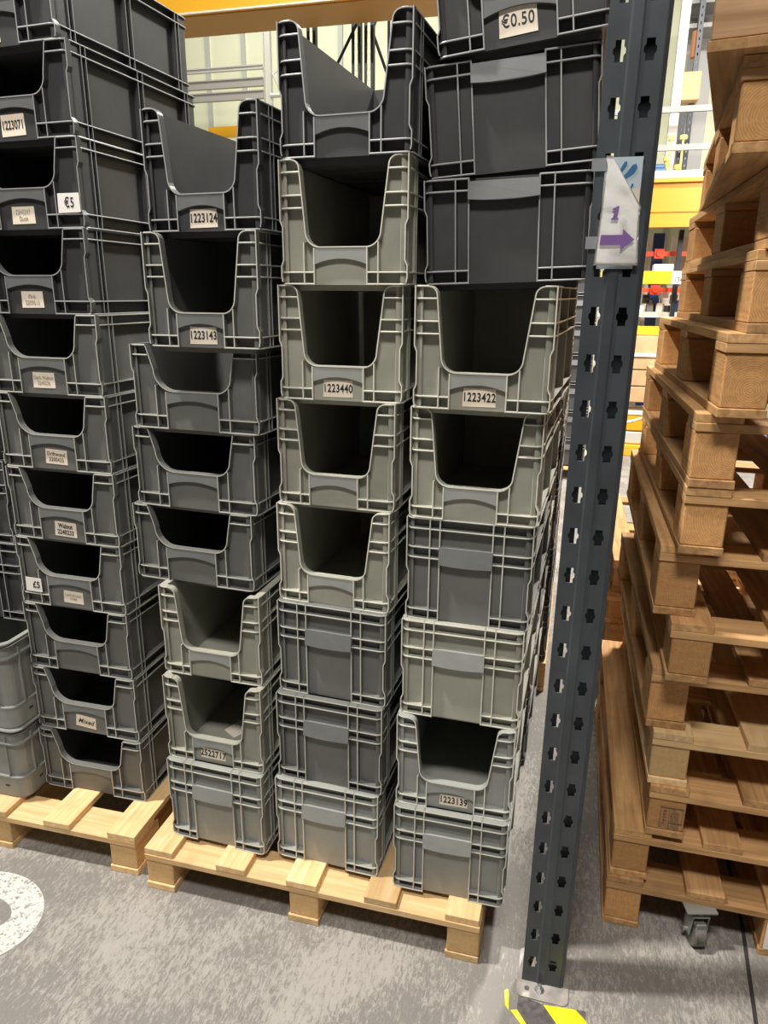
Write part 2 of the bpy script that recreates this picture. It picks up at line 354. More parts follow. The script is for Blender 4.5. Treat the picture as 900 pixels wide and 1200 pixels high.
def container_meshes(kind, tone, skirt=True):
    s = SPEC[kind]; W, D, H = s['W'], s['D'], s['H']; t = 0.0036
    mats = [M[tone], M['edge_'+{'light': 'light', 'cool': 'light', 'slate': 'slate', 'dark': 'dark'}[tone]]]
    gm = M['grip_'+{'light': 'light', 'cool': 'light', 'slate': 'slate', 'dark': 'dark'}[tone]]
    bm = bmesh.new()
    # outline of the flat front wall, waisted at the middle of its sides
    ear = 0.0065; zl, zu = .185*H, (.50 if kind.startswith('tall') or kind == 'wide_open' else .70)*H
    right = [(W-0.012, 0.0), (W-0.003, 0.006), (W-0.001, 0.016), (W-0.001, zl-.008), (W-0.004, zl-.002), (W-ear, zl+.004), (W-ear, zu-.008), (W-0.003, zu), (W-0.001, zu+.005), (W-0.001, H)]
    left = [(W-x, z) for x, z in right][::-1]
    if s['open']:
        a, b, a2, b2, zb, r = s['open']; a, b, a2, b2, zb = a*W, b*W, a2*W, b2*W, zb*H; tr = s['top_r']
        op = []                                  # opening outline from top right down and round to top left
        if tr: op += arc(b+tr, H-t-tr, tr, 90, 180, 5)
        else: op += [(b, H-t)]
        op += arc(b2-r, zb+r, r, 0, -90)
        if kind == 'short_open': op += arc(a2+r*1.25, zb+r*1.25, r*1.25, -90, -180, 8)
        else: op += arc(a2+r, zb+r, r, -90, -180)
        if tr: op += arc(a-tr, H-t-tr, tr, 0, 90, 5)
        else: op += [(a, H-t)]
        fl = lambda z: (a+(a2-a)*max(0, (H-z)/(H-zb)), b+(b2-b)*max(0, (H-z)/(H-zb)))
        outline = right[:-1]+[(W-0.001, H-t)]+op+[(0.001, H-t)]+left[1:]
    else:
        outline = right+left
    prism(bm, outline, 'y', REC, REC+0.003)
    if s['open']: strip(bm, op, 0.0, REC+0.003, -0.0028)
    # vertical edges of the front, rubbed and with painted highlights
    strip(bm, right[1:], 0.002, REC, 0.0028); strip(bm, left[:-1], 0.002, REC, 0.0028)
    # other three walls, floor, nesting skirt
    o = rrect(W, D, REC, .006); i = rrect(W, D, REC+.003, .005)
    sweep_ring(bm, o, i, [(0, .001), (0, H-.001), (1, H-.001), (1, .001)], False)
    box(bm, REC, W-REC, REC, D-REC, .001, .005)
    o = rrect(W, D, REC+.008, .01); i = rrect(W, D, REC+.011, .008)
    if skirt:
      sweep_ring(bm, o, i, [(0, -.013), (0, .002), (1, .002), (1, -.013)], True)
      box(bm, REC+.011, W-REC-.011, REC+.011, D-REC-.011, -.009, -.006)
      for k in range(1, 4): box(bm, REC+.011, W-REC-.011, D*k/4-.0015, D*k/4+.0015, -.012, -.009)
    # horizontal flanges
    cg = (VX[1]*W, VX[2]*W)
    flange(bm, W, D, 0.0, t, cg)
    for f in s['rings']:
        z = f*H
        if s['open'] and z > zb: g = fl(z)
        elif f > .85 and kind == 'tall_closed': g = None
        else: g = cg
        flange(bm, W, D, z, t, g)
    if s['open']: flange(bm, W, D, H-t, t, (a-tr, b+tr))
    else: flange(bm, W, D, H-t, t, cg if kind == 'wide_closed' else None)
    # vertical ribs
    for k, u in enumerate(VX):
        x = u*W
        if s['open']:
            if k in (0, 3):
                top = zb+r*0.35
            else: top = zb
            vrib(bm, 'f', W, D, x, 0.0, top)
        else: vrib(bm, 'f', W, D, x, 0.0, H)
    for sd in ('l', 'r'):
        for y in (.055, .072, D/2-.011, D/2+.011, D-.072, D-.055): vrib(bm, sd, W, D, y, 0, H)
    # smooth rounded corners between the last ribs
    e = .0045; rr = .018
    for cx_, cy_, a0 in ((W-e-rr, e+rr, -90), (W-e-rr, D-e-rr, 0), (e+rr, D-e-rr, 90), (e+rr, e+rr, 180)):
        L = []
        for k in range(7):
            a = math.radians(a0+15*k); L.append((cx_+rr*math.cos(a), cy_+rr*math.sin(a)))
        sgn = 1 if cy_ < D/2 else -1; yy = .056 if sgn > 0 else D-.056
        ex = W-e if cx_ > W/2 else e
        if a0 == -90: L = L+[(ex, yy)]; L = L[1:]
        elif a0 == 0: L = [(ex, yy)]+L+[(W*.78, D-e)]
        elif a0 == 90: L = [(W*.22, D-e)]+L+[(ex, yy)]
        else: L = [(ex, yy)]+L; L = L[:-1]
        I = [(x+(.002 if x < W/2 else -.002), y+(.002 if y < D/2 else -.002)) for x, y in L]
        sweep_ring(bm, L, I, [(0, .002), (0, H-.003), (1, H-.003), (1, .002)], False)
    for x in (.25*W, .3*W, .7*W, .75*W): vrib(bm, 'b', W, D, x, 0, H)
    # centre panel, set forward of the wall
    if s['open']:
        zt = zb-.020
        box(bm, cg[0], cg[1], .0095, REC+.001, 0, zt)
    else:
        hz = s['handle'][0]*H-.004
        box(bm, cg[0], cg[1], .0095, REC+.001, 0, hz)
    body = to_mesh('body', bm, mats)
    # grip lip / handle flap
    bm = bmesh.new(); x0, x1 = cg[0]+.0005, cg[1]-.0005
    if s['open']:
        top, side, mid = zb-.0005, zb-.036, zb-.0235
        if kind == 'short_open': side, mid = zb-.034, zb-.022
        n = 12
        pts = [(x1, top), (x0, top)]+[(x0+(x1-x0)*k/n, mid-(mid-side)*(2*k/n-1)**2) for k in range(n+1)]
        prism(bm, pts, 'y', .0012, .0098); grip = to_mesh('grip_lip', bm, gm)
    else:
        zt, zb_ = s['handle'][0]*H, s['handle'][1]*H; n = 12
        pts = [(x1+.002, zt), (x0-.002, zt)]+[(x0-.002+(x1-x0+.004)*k/n, zb_-.004*(1-(2*k/n-1)**2)) for k in range(n+1)]
        A = []
        for u, v in pts:
            dy = (-.005 if v < zt-.01 else 0.0)
            A.append((bm.verts.new((u, dy-.0015, v)), bm.verts.new((u, REC if v > zt-.01 else .004, v))))
        m_ = len(pts)
        bm.faces.new([p[0] for p in A]); bm.faces.new([p[1] for p in A][::-1])
        for k in range(m_): bm.faces.new((A[k][0], A[k][1], A[(k+1) % m_][1], A[(k+1) % m_][0]))
        grip = to_mesh('grip_flap', bm, gm)
    return body, grip
CM = {}
def cmesh(kind, tone, skirt=True):
    if (kind, tone, skirt) not in CM: CM[kind, tone, skirt] = container_meshes(kind, tone, skirt)
    return CM[kind, tone, skirt]
def sticker(parent, kind, x, z, w, h, lines, mat='label', ink='ink', size=.022, bold=.0006, sx=.72, tilt=0, y=.0093, lab=None, dx=0, shear=0):
    s = one('label_sticker', lambda bm: prism(bm, [(-w/2, -h/2), (w/2, -h/2+.001), (w/2-.001, h/2), (-w/2+.002, h/2)], 'y', -.0006, 0), M[mat], parent, 0, (x, y, z), (0, tilt, 0))
    if lab: s['label'] = lab
    n = len(lines)
    for k, tx in enumerate(lines):
        me = text_mesh(tx, size, M[ink], sx, bold, shear)
        obj('lettering', me, s, (dx, -.0010, ((n-1)/2-k)*size*1.0), (PI/2, 0, 0))
    return s
def container(kind, tone, x, y, z, deg, label, group, rolld=0.0):
    W = SPEC[kind]['W']
    body, grip = cmesh(kind, tone, z > .2)
    t = thing('stacking_container', label, 'container', (x, y, z), (0, -math.radians(rolld), math.radians(deg)), group)
    obj('body', body, t); g = obj(grip.name.split('.')[0], grip, t)
    g['label'] = 'scuffed grip lip below the opening' if 'open' in kind else 'scuffed handle flap'
    return t
G_A, G_B, G_C, G_D = 'containers of the left stack', 'containers of the second stack', 'containers of the third stack', 'containers of the stack beside the upright'
Z0 = .144
# --- left stack: low wide containers with open fronts
poseA = [(-.484, .173, 1.0), (-.490, .187, .3), (-.494, .196, -.5), (-.492, .201, -1.2), (-.488, .203, -1.8), (-.493, .208, -1.5), (-.497, .214, -2.0), (-.513, .225, -2.0), (-.511, .236, -2.5), (-.520, .250, -3.0), (-.548, .262, -4.0)]
toneA = ['slate', 'slate', 'slate', 'slate', 'slate', 'slate', 'slate', 'dark', 'dark', 'dark', 'dark']
labA = ['dark grey open-front container at the very bottom of the left stack, without label',
 'dark grey open-front container in the left stack with a handwritten Mixed label',
 'unlabelled dark grey open-front container in the left stack, resting on the handwritten Mixed one',
 'dark grey open-front container with a white £5 tag at its left',
 'dark grey open-front container labelled Walnut in the left stack',
 'dark grey open-front container labelled Driftwood in the left stack',
 'dark grey open-front container labelled Dark Walnut in the left stack',
 'dark grey open-front container with a pale Pink label, below the upper €5 tag',
 'dark grey open-front container with a €5 tag at its right and faint Dusk label',
 'dark grey open-front container labelled 1223071 at upper left',
 'grey open-front container labelled 1223097, topmost of the left stack, its side in full view']
for i, (x, y, a) in enumerate(poseA):
    t = container('short_open', toneA[i], x, y, Z0+.22*i, a, labA[i], G_A)
    W, H = .378, .22; cx = .4825*W
    if i == 1: sticker(t, '', cx-.004, .037, .075, .042, ['Mixed'], size=.024, sx=.9, bold=.0002, tilt=.10, ink='ink', shear=.35)
    if i == 3:
        sticker(t, '', cx+.004, .034, .072, .040, ['CAPPUCCINO', 'DARK'], ink='faint', size=.011, bold=0, sx=.8, tilt=.03)
        sticker(t, '', .052, .065, .060, .046, ['£5'], mat='white', size=.030, sx=.85, y=-.0002, dx=.010, tilt=.02, lab='white price tag')
    if i == 4: sticker(t, '', cx+.003, .036, .078, .046, ['Walnut', '2240233'], size=.0195, bold=.0005, sx=.8, tilt=.04)
    if i == 5: sticker(t, '', cx+.003, .037, .076, .044, ['Driftwood', '2200433'], ink='midink', size=.016, bold=.0003, sx=.85, tilt=.04)
    if i == 6: sticker(t, '', cx-.006, .038, .076, .044, ['Dark Walnut', '2240236'], ink='faint', size=.0145, bold=.0002, sx=.8)
    if i == 7: sticker(t, '', cx-.002, .038, .074, .044, ['Pink', '2209613'], ink='faint', size=.016, bold=.0002, sx=.8)
    if i == 8:
        sticker(t, '', cx-.006, .036, .076, .044, ['2240247', 'Dusk'], ink='faint', size=.016, bold=0, sx=.8)
        sticker(t, '', W-.043, .062, .070, .048, ['€5'], mat='white', size=.034, bold=.0003, sx=.75, y=-.0002, dx=.002, lab='white price tag')
    if i == 9: sticker(t, '', cx-.004, .037, .078, .052, ['1223071'], size=.029, bold=.0006, sx=.66, tilt=-.02)
    if i == 10: sticker(t, '', cx-.03, .035, .085, .052, ['1223097'], size=.024, bold=.0008, sx=.62, tilt=-.03)
# --- second stack
def tl(t, s, dx=0, h=.042, w=.076, tilt=0, size=.024, z=.029):
    sticker(t, '', .4825*.312+dx, z, w, h, [s], size=size*1.14, bold=.00055, sx=.74, tilt=tilt)
B = [('tall_closed', 'cool', .053, .077, .144, -2.0, 'light grey closed container with handle flap, bottom of the second stack on the pallet corner'),
 ('tall_open', 'light', .054, .092, .414, -1.4, 'light grey open-front container labelled 2522717'),
 ('tall_open', 'light', .050, .118, .684, -1.2, 'light grey unlabelled open-front container standing on the one labelled 2522717'),
 ('short_open', 'slate', -.042, .169, .954, -3.5, 'low wide dark container, unlabelled, directly on the light grey ones of the second stack'),
 ('short_open', 'slate', -.022, .173, 1.174, -4.0, 'middle of the three low wide dark unlabelled containers in the second stack'),
 ('short_open', 'slate', -.004, .168, 1.394, -4.0, 'low wide dark unlabelled container right under the one labelled 1223143'),
 ('tall_open', 'slate', .093, .114, 1.614, -2.7, 'dark open-front container labelled 1223143'),
 ('tall_open', 'dark', .105, .135, 1.884, -5, 'dark open-front container labelled 1223124, open top of the second stack')]
for i, (k, tn, x, y, z, a, lb) in enumerate(B):
    t = container(k, tn, x, y, z, a, lb, G_B)
    if i == 1:
        tl(t, '2522717', -.004, .034, .080, .03, .026, .030)
        inv = one('paper_note', lambda bm: prism(bm, [(.10, .16), (.15, .13), (.20, .25), (.15, .29)], 'z', .006, .0075), M['cream'], None)
        inv.location = (x, y, z); inv.rotation_euler = (0, 0, math.radians(a)); tag(inv, 'paper slip lying inside the container labelled 2522717', 'paper')
    if i == 6: tl(t, '1223143', .002)
    if i == 7: tl(t, '1223124', .002)
# --- third stack
Cc = [('tall_closed', 'cool', .398, .083, -1.6, 'grey closed container with handle flap, bottom of the third stack over the middle pallet block'),
 ('tall_closed', 'slate', .406, .096, -2.6, 'darker grey closed container, second from the pallet in the third stack'),
 ('tall_closed', 'slate', .411, .116, -3.6, 'grey closed container right below the open fronts of the third stack'),
 ('tall_open', 'light', .415, .128, -3.6, 'sage grey open-front container resting on the closed ones of the third stack'),
 ('tall_open', 'light', .423, .134, -2.4, 'sage grey open-front container directly below the one labelled 1223440'),
 ('tall_open', 'light', .436, .135, -.8, 'sage grey open-front container marked 1223440 in the stack crowned by the near-black one'),
 ('tall_open', 'light', .449, .131, -3.0, 'sage grey open-front container between 1223440 and the black open-topped one'),
 ('tall_open', 'dark', .455, .133, -3.8, 'near-black open-topped container crowning the third stack')]
for i, (k, tn, x, y, a, lb) in enumerate(Cc):
    t = container(k, tn, x, y, Z0+.27*i, a, lb, G_C)
    if i == 5: tl(t, '1223440', -.002)
# --- stack beside the upright
Dd = [('tall_closed', 'cool', .757, .058, .3, 'grey closed container with handle flap on the right end of the front pallet'),
 ('tall_open', 'cool', .758, .075, 0, 'grey open-front container labelled 1223139 near the bottom of the stack by the upright'),
 ('tall_closed', 'light', .762, .094, -1.2, 'sage grey closed container standing on the one labelled 1223139'),
 ('tall_closed', 'slate', .768, .108, -2.0, 'darker sage closed container just under two open fronts in the stack by the upright'),
 ('tall_open', 'light', .773, .107, -2.4, 'sage grey open-front container directly beneath the one labelled 1223422'),
 ('tall_open', 'light', .782, .088, -3.4, 'sage grey open-front container marked 1223422 supporting the dark closed containers')]
for i, (k, tn, x, y, a, lb) in enumerate(Dd):
    t = container(k, tn, x, y, Z0+.27*i, a, lb, G_D)
    if i == 1: tl(t, '1223139', .008, .034)
    if i == 5: tl(t, '1223422', .003)
t = container('wide_closed', 'dark', .790, .157, 1.764, 1.5, 'dark closed container with handle flap standing on the one labelled 1223422', G_D, 2.1)
t = container('wide_closed', 'dark', .794, .163, 1.986, 2.0, 'tilted dark closed container directly under the €0.50 one', G_D, 4.6)
t = container('wide_open', 'dark', .808, .155, 2.216, 0, 'tilted dark container with the €0.50 price label at the top edge', G_D, 6.2)
sticker(t, '', .4825*.356-.004, .044, .078, .054, ['€0.50'], size=.032, bold=.0003, sx=.82, y=.0085, tilt=-.01)
# --- the rows of containers behind, seen only through the gaps
gr = 'containers in the rows behind the front stacks'
for row, y in enumerate((.70,)):
    for i in range(6): container('tall_closed', ['slate', 'light'][(i+row) % 2], .766+.004*i, y+.004*i, Z0+.27*i, -1, 'grey container in the rows behind the stack beside the upright', gr)
for row, y in enumerate((1.50, 2.11)):
    for i in range(7): container('tall_closed', ['slate', 'dark'][(i+row) % 2], .798, y, Z0+.27*i, -.3, 'grey container in the second load of stacks standing further behind', 'containers of the load further behind')
for i in range(7): container('tall_closed', 'slate', .425, .78, Z0+.27*i, -1, 'grey container hidden in the row behind the third stack', 'containers behind the third stack')
for i in range(5): container('tall_closed', 'slate', .075, .80, Z0+.27*i, -1, 'grey container hidden in the row behind the second stack', 'containers behind the second stack')
for i in range(7): container('tall_closed', 'dark', .97, 5.6, Z0+.27*i, 0, 'dark container of a single stack standing far down the aisle', 'containers far down the aisle')
# --- containers left of the left stack
def tote(z, label, x, y, deg, h=.255):
    W, D = .31, .42
    t = thing('smooth_tote', label, 'container', (x, y, z), (0, 0, math.radians(deg)), 'totes beside the left stack')
    bm = bmesh.new()
    sweep_ring(bm, rrect(W, D, .012, .035, 6), rrect(W, D, .016, .031, 6), [(0, .075), (0, h-.02), (1, h-.02), (1, .075)], True)
    for z0, z1, ins in ((h-.055, h-.050, .002), (h-.005, h, 0), (.072, .078, .003)):
        sweep_ring(bm, rrect(W, D, ins, .036, 6), rrect(W, D, .016, .031, 6), [(1, z0), (0, z0), (0, z1), (1, z1)], True)
    for y_ in (.06, .20, .34): box(bm, W-.012, W-.003, y_, y_+.004, .075, h-.03); box(bm, .003, .012, y_, y_+.004, .075, h-.03)
    for x_ in (.05, .25): box(bm, x_, x_+.004, .004, .013, .075, h-.03)
    obj('body', to_mesh('body', bm, M['tote']), t)
    bm = bmesh.new()
    sweep_ring(bm, rrect(W, D, .004, .04, 6), rrect(W, D, .009, .036, 6), [(0, .004), (0, .072), (1, .072), (1, .004)], True)
    prism(bm, rrect(W, D, .006, .04, 6), 'z', 0, .006)
    for yy in (.07, .19, .31): box(bm, W-.0045, W-.0035, yy, yy+.016, .040, .047, 1)
    for xx in (.06, .23): box(bm, xx, xx+.016, .0035, .0045, .040, .047, 1)
    obj('base', to_mesh('base', bm, [M['tote'], M['ink']]), t)
tote(.144, 'light grey smooth-based tote on the pallet at the left edge, lower of the two', -.795, .085, 0)
tote(.399, 'light grey smooth-based tote on the pallet at the left edge, upper of the two', -.80, .092, 0, .30)
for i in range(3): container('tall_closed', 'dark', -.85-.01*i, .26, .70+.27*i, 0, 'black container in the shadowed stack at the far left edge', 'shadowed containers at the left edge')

# ------------------------------------------------------------------ pallets
PM = {}
def pallet(label, x, y, z, deg, H=.144, W=1.014, D=1.2, aged=True, group=None, seed=0, deckx=None, tilt=0, frontgrain=None, wide=.100):
    rnd = random.Random(seed)
    bt = .020 if aged else .021
    st, dt = .020, .021
    key = (round(H, 3), W, D, aged, frontgrain, wide)
    if key not in PM:
        def q(name, sx, sy, sz, m, bev=.0016):
            bm = bmesh.new(); box(bm, 0, sx, 0, sy, 0, sz); return to_mesh(name, bm, m, bev)
        a = 'b' if aged else ''
        PM[key] = (q('bottom_board', wide, D, bt, M['board'+a]), q('block', wide-.005, .135, H-bt-st-dt, M[frontgrain or 'block'+a], .003),
                   q('stringer_board', W, .115, st, M['board'+a+'x']), q('deck_board', wide, D, dt, M['board'+a]))
    bb, bl, sb, db = PM[key]
    t = thing('pallet', label, 'pallet', (x, y, z), (0, tilt, math.radians(deg)), group)
    xs = (0, (W-wide)/2, W-wide)
    def mat_tweak(o): return o
    for xx in xs:
        obj('bottom_board', bb, t, (xx, 0, 0))
    for xx in xs:
        for yy in (0.002, (D-.135)/2, D-.137): obj('block', bl, t, (xx+.002+rnd.uniform(-.002, .004), yy+rnd.uniform(0, .004), bt))
    for yy in (0, (D-.115)/2, D-.115): obj('stringer_board', sb, t, (0, yy, H-st-dt))
    dx = deckx or [0, .2285*W, .4515*W, .676*W, W-wide]
    for xx in dx: obj('deck_board', db, t, (xx, rnd.uniform(-.002, .003), H-dt))
    return t
pallet('pale pine pallet under the three front stacks of containers', 0, 0, 0, 0, .144, aged=False, group=None, seed=1, deckx=[0, .238, .458, .69, .918], wide=.093)
pallet('pine pallet under the single far stack down the aisle', .30, 5.55, 0, 0, .144, aged=False, seed=4, wide=.096)
pallet('pine pallet far behind the front stacks, carrying the second load', .10, 1.48, 0, 0, .144, aged=False, seed=3, wide=.096)
pallet('pine pallet at the left under the stack with the Walnut label', -1.066, .012, 0, 1.0, .144, aged=False, seed=2, deckx=[0, .235, .455, .69, .918], wide=.096)
GP = 'pallets of the tall right stack'
tops = [0, .165, .323, .482, .642, .817, .976, 1.159, 1.323, 1.494, 1.672]
px = [(1.343, .235, 0), (1.349, .245, .5), (1.427, .243, 0), (1.418, .25, .8), (1.398, .27, 1.2), (1.420, .21, 0), (1.378, .255, 0), (1.410, .205, .5), (1.412, .20, .8), (1.442, .15, 1.2)]
PL = ['brown wooden pallet on the floor, bottom of the tall right stack', 'wooden pallet with a waney block, second from the floor in the right stack',
 'wooden pallet whose corner block carries a black stamp', 'pale yellow wooden pallet resting on the one with the stamped block',
 'dark-cracked wooden pallet set back above the pale yellow one', 'reddish orange wooden pallet in the right stack, under the half-round bottom board',
 'wooden pallet with a half-round bottom board in the right stack', 'wooden pallet with bold growth rings on its corner block, below the sawdust-textured one',
 'wooden pallet with a rough fibrous corner block in the right stack', 'orange wooden pallet at eye level, with diagonal saw marks on its block']
for i in range(10):
    h = tops[i+1]-tops[i]
    t = pallet(PL[i], px[i][0], px[i][1], tops[i], px[i][2], h, aged=(i != 3), group=GP, seed=10+i, W=(.93 if i == 0 else 1.014), D=1.18 if i != 4 else 1.15)
    if i == 0:
        s_ = one('label_sticker', lambda bm: box(bm, .425, .509, -.0012, .0, .024, .118), M['white'], t); s_['label'] = 'white sticker on the middle block'
        obj('lettering', text_mesh('EP', .03, M['ink'], .8, .001), s_, (.448, -.0016, .045), (PI/2, 0, 0))
    if i == 2:
        def stamp(bm):
            for a, b, c, d in ((.030, .032, .02, .082), (.052, .054, .02, .082), (.086, .088, .034, .082), (.054, .088, .081, .083), (.030, .054, .081, .083), (.054, .088, .033, .035)): box(bm, a, b, -.0005, .0005, c, d)
            for k in range(5): box(bm, .037, .047, -.0005, .0005, .030+.010*k, .0315+.010*k)
            box(bm, .040, .0415, -.0005, .0005, .028, .075)
        st_ = one('ink_stamp', stamp, M['midink'], t, 0, (.004, .0015, .014))
        for s_, dx_, dz_ in (('IR-', .071, .073), ('448', .071, .060), ('KD', .071, .047), ('HT-2769', .058, .023)):
            obj('lettering', text_mesh(s_, .0165 if len(s_) < 5 else .015, M['midink'], .9), t, (dx_, .0008, dz_+.012), (PI/2, 0, 0))
pallet('grey weathered pallet with open side seen just above eye level', 1.476, .15, 1.672, 0, .165, group=GP, seed=31)
pallet('grey weathered pallet with a dark square side opening, under the overhanging one', 1.490, .14, 1.837, .5, .165, group=GP, seed=32)
pallet('overhanging pallet at upper right with a large ring-patterned end block', 1.392, .09, 2.004, -5, .165, group=GP, seed=33, wide=.125)
pallet('long-grained pallet at the very top right of the picture', 1.325, .07, 2.170, -10, .168, group=GP, seed=34, frontgrain='blockc', wide=.145)
pallet('topmost pallet of the right stack, cut off by the upper edge', 1.330, .08, 2.338, -10, .160, group=GP, seed=35, frontgrain='blockc', wide=.145)
# pallets behind the tall stack
GQ = 'pallets standing behind the tall right stack'
for i in range(4): pallet(['lowest pallet of the lower stack behind the tall right stack', 'second pallet of the lower stack behind the tall right stack', 'third pallet of the lower stack behind the tall right stack', 'top pallet of the lower stack behind the tall right stack'][i],
   1.36+.015*(i % 2), 1.62+.02*i, .15*i, 1, .15, group=GQ, seed=50+i)

# caster of a trolley under the right stack
t = thing('caster_wheel', 'swivel caster with grey wheel on the floor under the right pallet stack', 'wheel', (1.592, .235, 0), (0, 0, .25))
one('wheel', lambda bm: cyl(bm, (-.016, 0, .045), .045, .032, 'x', 32), M['rubber'], t, .003)
def fork(bm):
    for s in (-1, 1): prism(bm, [(-.016, .035), (.016, .035), (.026, .108), (-.026, .108)], 'x', s*.022-.0015, s*.022+.0015)
    box(bm, -.024, .024, -.026, .026, .104, .109); cyl(bm, (0, 0, .109), .022, .012, 'z', 20)
one('fork', fork, M['zinc'], t, .0008)
one('axle', lambda bm: cyl(bm, (-.034, 0, .045), .006, .068, 'x', 12), M['bolt'], t)
one('mounting_plate', lambda bm: box(bm, -.042, .042, -.03, .04, .121, .127), M['zinc'], t, .001)
one('brake_lever', lambda bm: box(bm, -.014, .014, -.034, -.022, .070, .090), M['zinc'], t, .002)
# ------------------------------------------------------------------ rack upright with sign, foot plate and floor tape
UX, UW, UH, UY = 1.134, .106, 2.75, -.018
t = thing('rack_upright', 'slate blue perforated steel rack upright with a paper sign', 'upright', (UX, UY, 0), (0, .0062, 0))
holes = []
def hole(cx, cz): w_, h_, n_ = .0075, .0175, .0035; return [(cx-w_, cz-h_), (cx+w_, cz-h_), (cx+w_, cz-h_*.45), (cx+w_+n_, cz-h_*.2), (cx+w_+n_, cz+h_*.2), (cx+w_, cz+h_*.45), (cx+w_, cz+h_), (cx-w_, cz+h_), (cx-w_, cz+h_*.45), (cx-w_-n_, cz+h_*.2), (cx-w_-n_, cz-h_*.2), (cx-w_, cz-h_*.45)]
HP = .0908
for k in range(30):
    z = .068+HP*k
    if z > UH-.05: break
    holes += [hole(.0225, z), hole(.0745, z)]
me = holed_plate('front_face', [(0, 0), (.098, 0), (.098, UH), (0, UH)], holes, .002, M['upright'])
obj('front_face', me, t, (0, .001, .004), (PI/2, 0, 0))
def chan(bm):
    box(bm, -.001, .001, .001, .072, .004, UH)
    prism(bm, [(.097, 0), (.0985, 0), (.106, .006), (.106, .072), (.104, .072), (.104, .007)], 'z', .004, UH)
    box(bm, -.001, .0262, .071, .073, .004, UH); box(bm, .046, .106, .071, .073, .004, UH)
one('side_flange', chan, M['upright'], t)
one('stiffening_groove', lambda bm: prism(bm, [(.036, 0), (.040, -.0022), (.057, -.0022), (.061, 0)], 'z', .004, UH), M['upright'], t)
p = one('foot_plate', lambda bm: prism(bm, [(x-.012, y-.048) for x, y in rrect(.132, .15, 0, .016, 5)], 'z', 0, .005), M['plate'], t, .0008)
p['label'] = 'scuffed pale steel foot plate'
def blt(bm):
    cyl(bm, (.046, -.020, .005), .0125, .0025, 'z', 20); cyl(bm, (.046, -.020, .0075), .0092, .008, 'z', 6); cyl(bm, (.046, -.020, .0155), .005, .007, 'z', 12)
b_ = one('anchor_bolt', blt, M['bolt'], t, .0005); b_['label'] = 'shiny hex bolt'
one('bolt_hole', lambda bm: cyl(bm, (.014, -.022, .0048), .007, .0006, 'z', 16), M['hazk'], t)
# paper sign (crumpled) and the poster behind it
t = thing('paper_sign', 'crumpled white paper sign with purple 1 and arrow taped to the upright', 'sign', (1.156, -.0285, 1.80))
def paper(bm):
    out = lambda v: (0.002+.0*v, .080)
    nx, nz = 16, 30; H_ = .19
    rows = []
    def xl(v): return .001+.010*v if v < .78 else .009+.002*math.sin(v*30)
    def xr(v):
        if v < .53: return .081-.006*v/.53
        return .078-(v-.53)/.47*.060
    for j in range(nz+1):
        v = j/nz; r_ = []
        for i in range(nx+1):
            u = i/nx; x = xl(v)+(xr(v)-xl(v))*u
            y = -.0009*abs(math.sin(60*x+5*v+2*math.sin(5*v)))*(.4+v)-.0007*math.sin(23*v+70*x)
            if v < .2: y -= .0012*(1-v/.2)*math.cos(60*x)
            r_.append(bm.verts.new((x, y*(0.35 if .12 < v < .52 else 1), v*H_)))
        rows.append(r_)
    for j in range(nz):
        for i in range(nx): bm.faces.new((rows[j][i], rows[j][i+1], rows[j+1][i+1], rows[j+1][i]))
me = None
bm = bmesh.new(); paper(bm); r = bmesh.ops.solidify(bm, geom=list(bm.faces), thickness=.0004); me = to_mesh('paper', bm, M['paper'])
for p_ in me.polygons: p_.use_smooth = True
obj('paper', me, t)
one('printed_digit', lambda bm: prism(bm, [(.025, .080), (.039, .080), (.0385, .083), (.036, .0835), (.0385, .104), (.036, .104), (.0265, .099), (.027, .0965), (.031, .0975), (.0285, .0835), (.0255, .083)], 'y', -.0036, -.0030), M['purple'], t)
one('printed_arrow', lambda bm: prism(bm, [(.009, .036), (.047, .036), (.047, .027), (.071, .045), (.049, .064), (.049, .054), (.010, .054)], 'y', -.0042, -.0036), M['purple'], t)
t = thing('poster_sheet', 'pale blue printed poster showing blue gloves behind the crumpled paper sign', 'poster', (1.163, -.0225, 1.80))
one('sheet', lambda bm: box(bm, .0, .066, 0, .0012, -.006, .188), M['poster'], t)
one('beige_band', lambda bm: box(bm, .035, .0655, -.0005, 0, .10, .135), M['beige'], t)
def gl(bm):
    prism(bm, [(.030, .148), (.036, .150), (.052, .160), (.057, .170), (.054, .176), (.048, .174), (.040, .163), (.032, .154)], 'y', -.0008, 0)
    prism(bm, [(.024, .158), (.029, .160), (.038, .174), (.038, .180), (.034, .180), (.027, .168)], 'y', -.0008, 0)
    prism(bm, [(.044, .122), (.049, .128), (.053, .142), (.050, .143), (.045, .130)], 'y', -.0008, 0)
one('printed_glove', gl, M['blue'], t)
for z_ in (1.83, 1.965):
    tp = one('tape_strip', lambda bm: box(bm, 0, .034, 0, .0006, 0, .022), M['tape'], t, 0, (-.024, -.0015 if z_ > 1.9 else -.001, z_-1.80))
    tp['label'] = 'strip of clear tape'
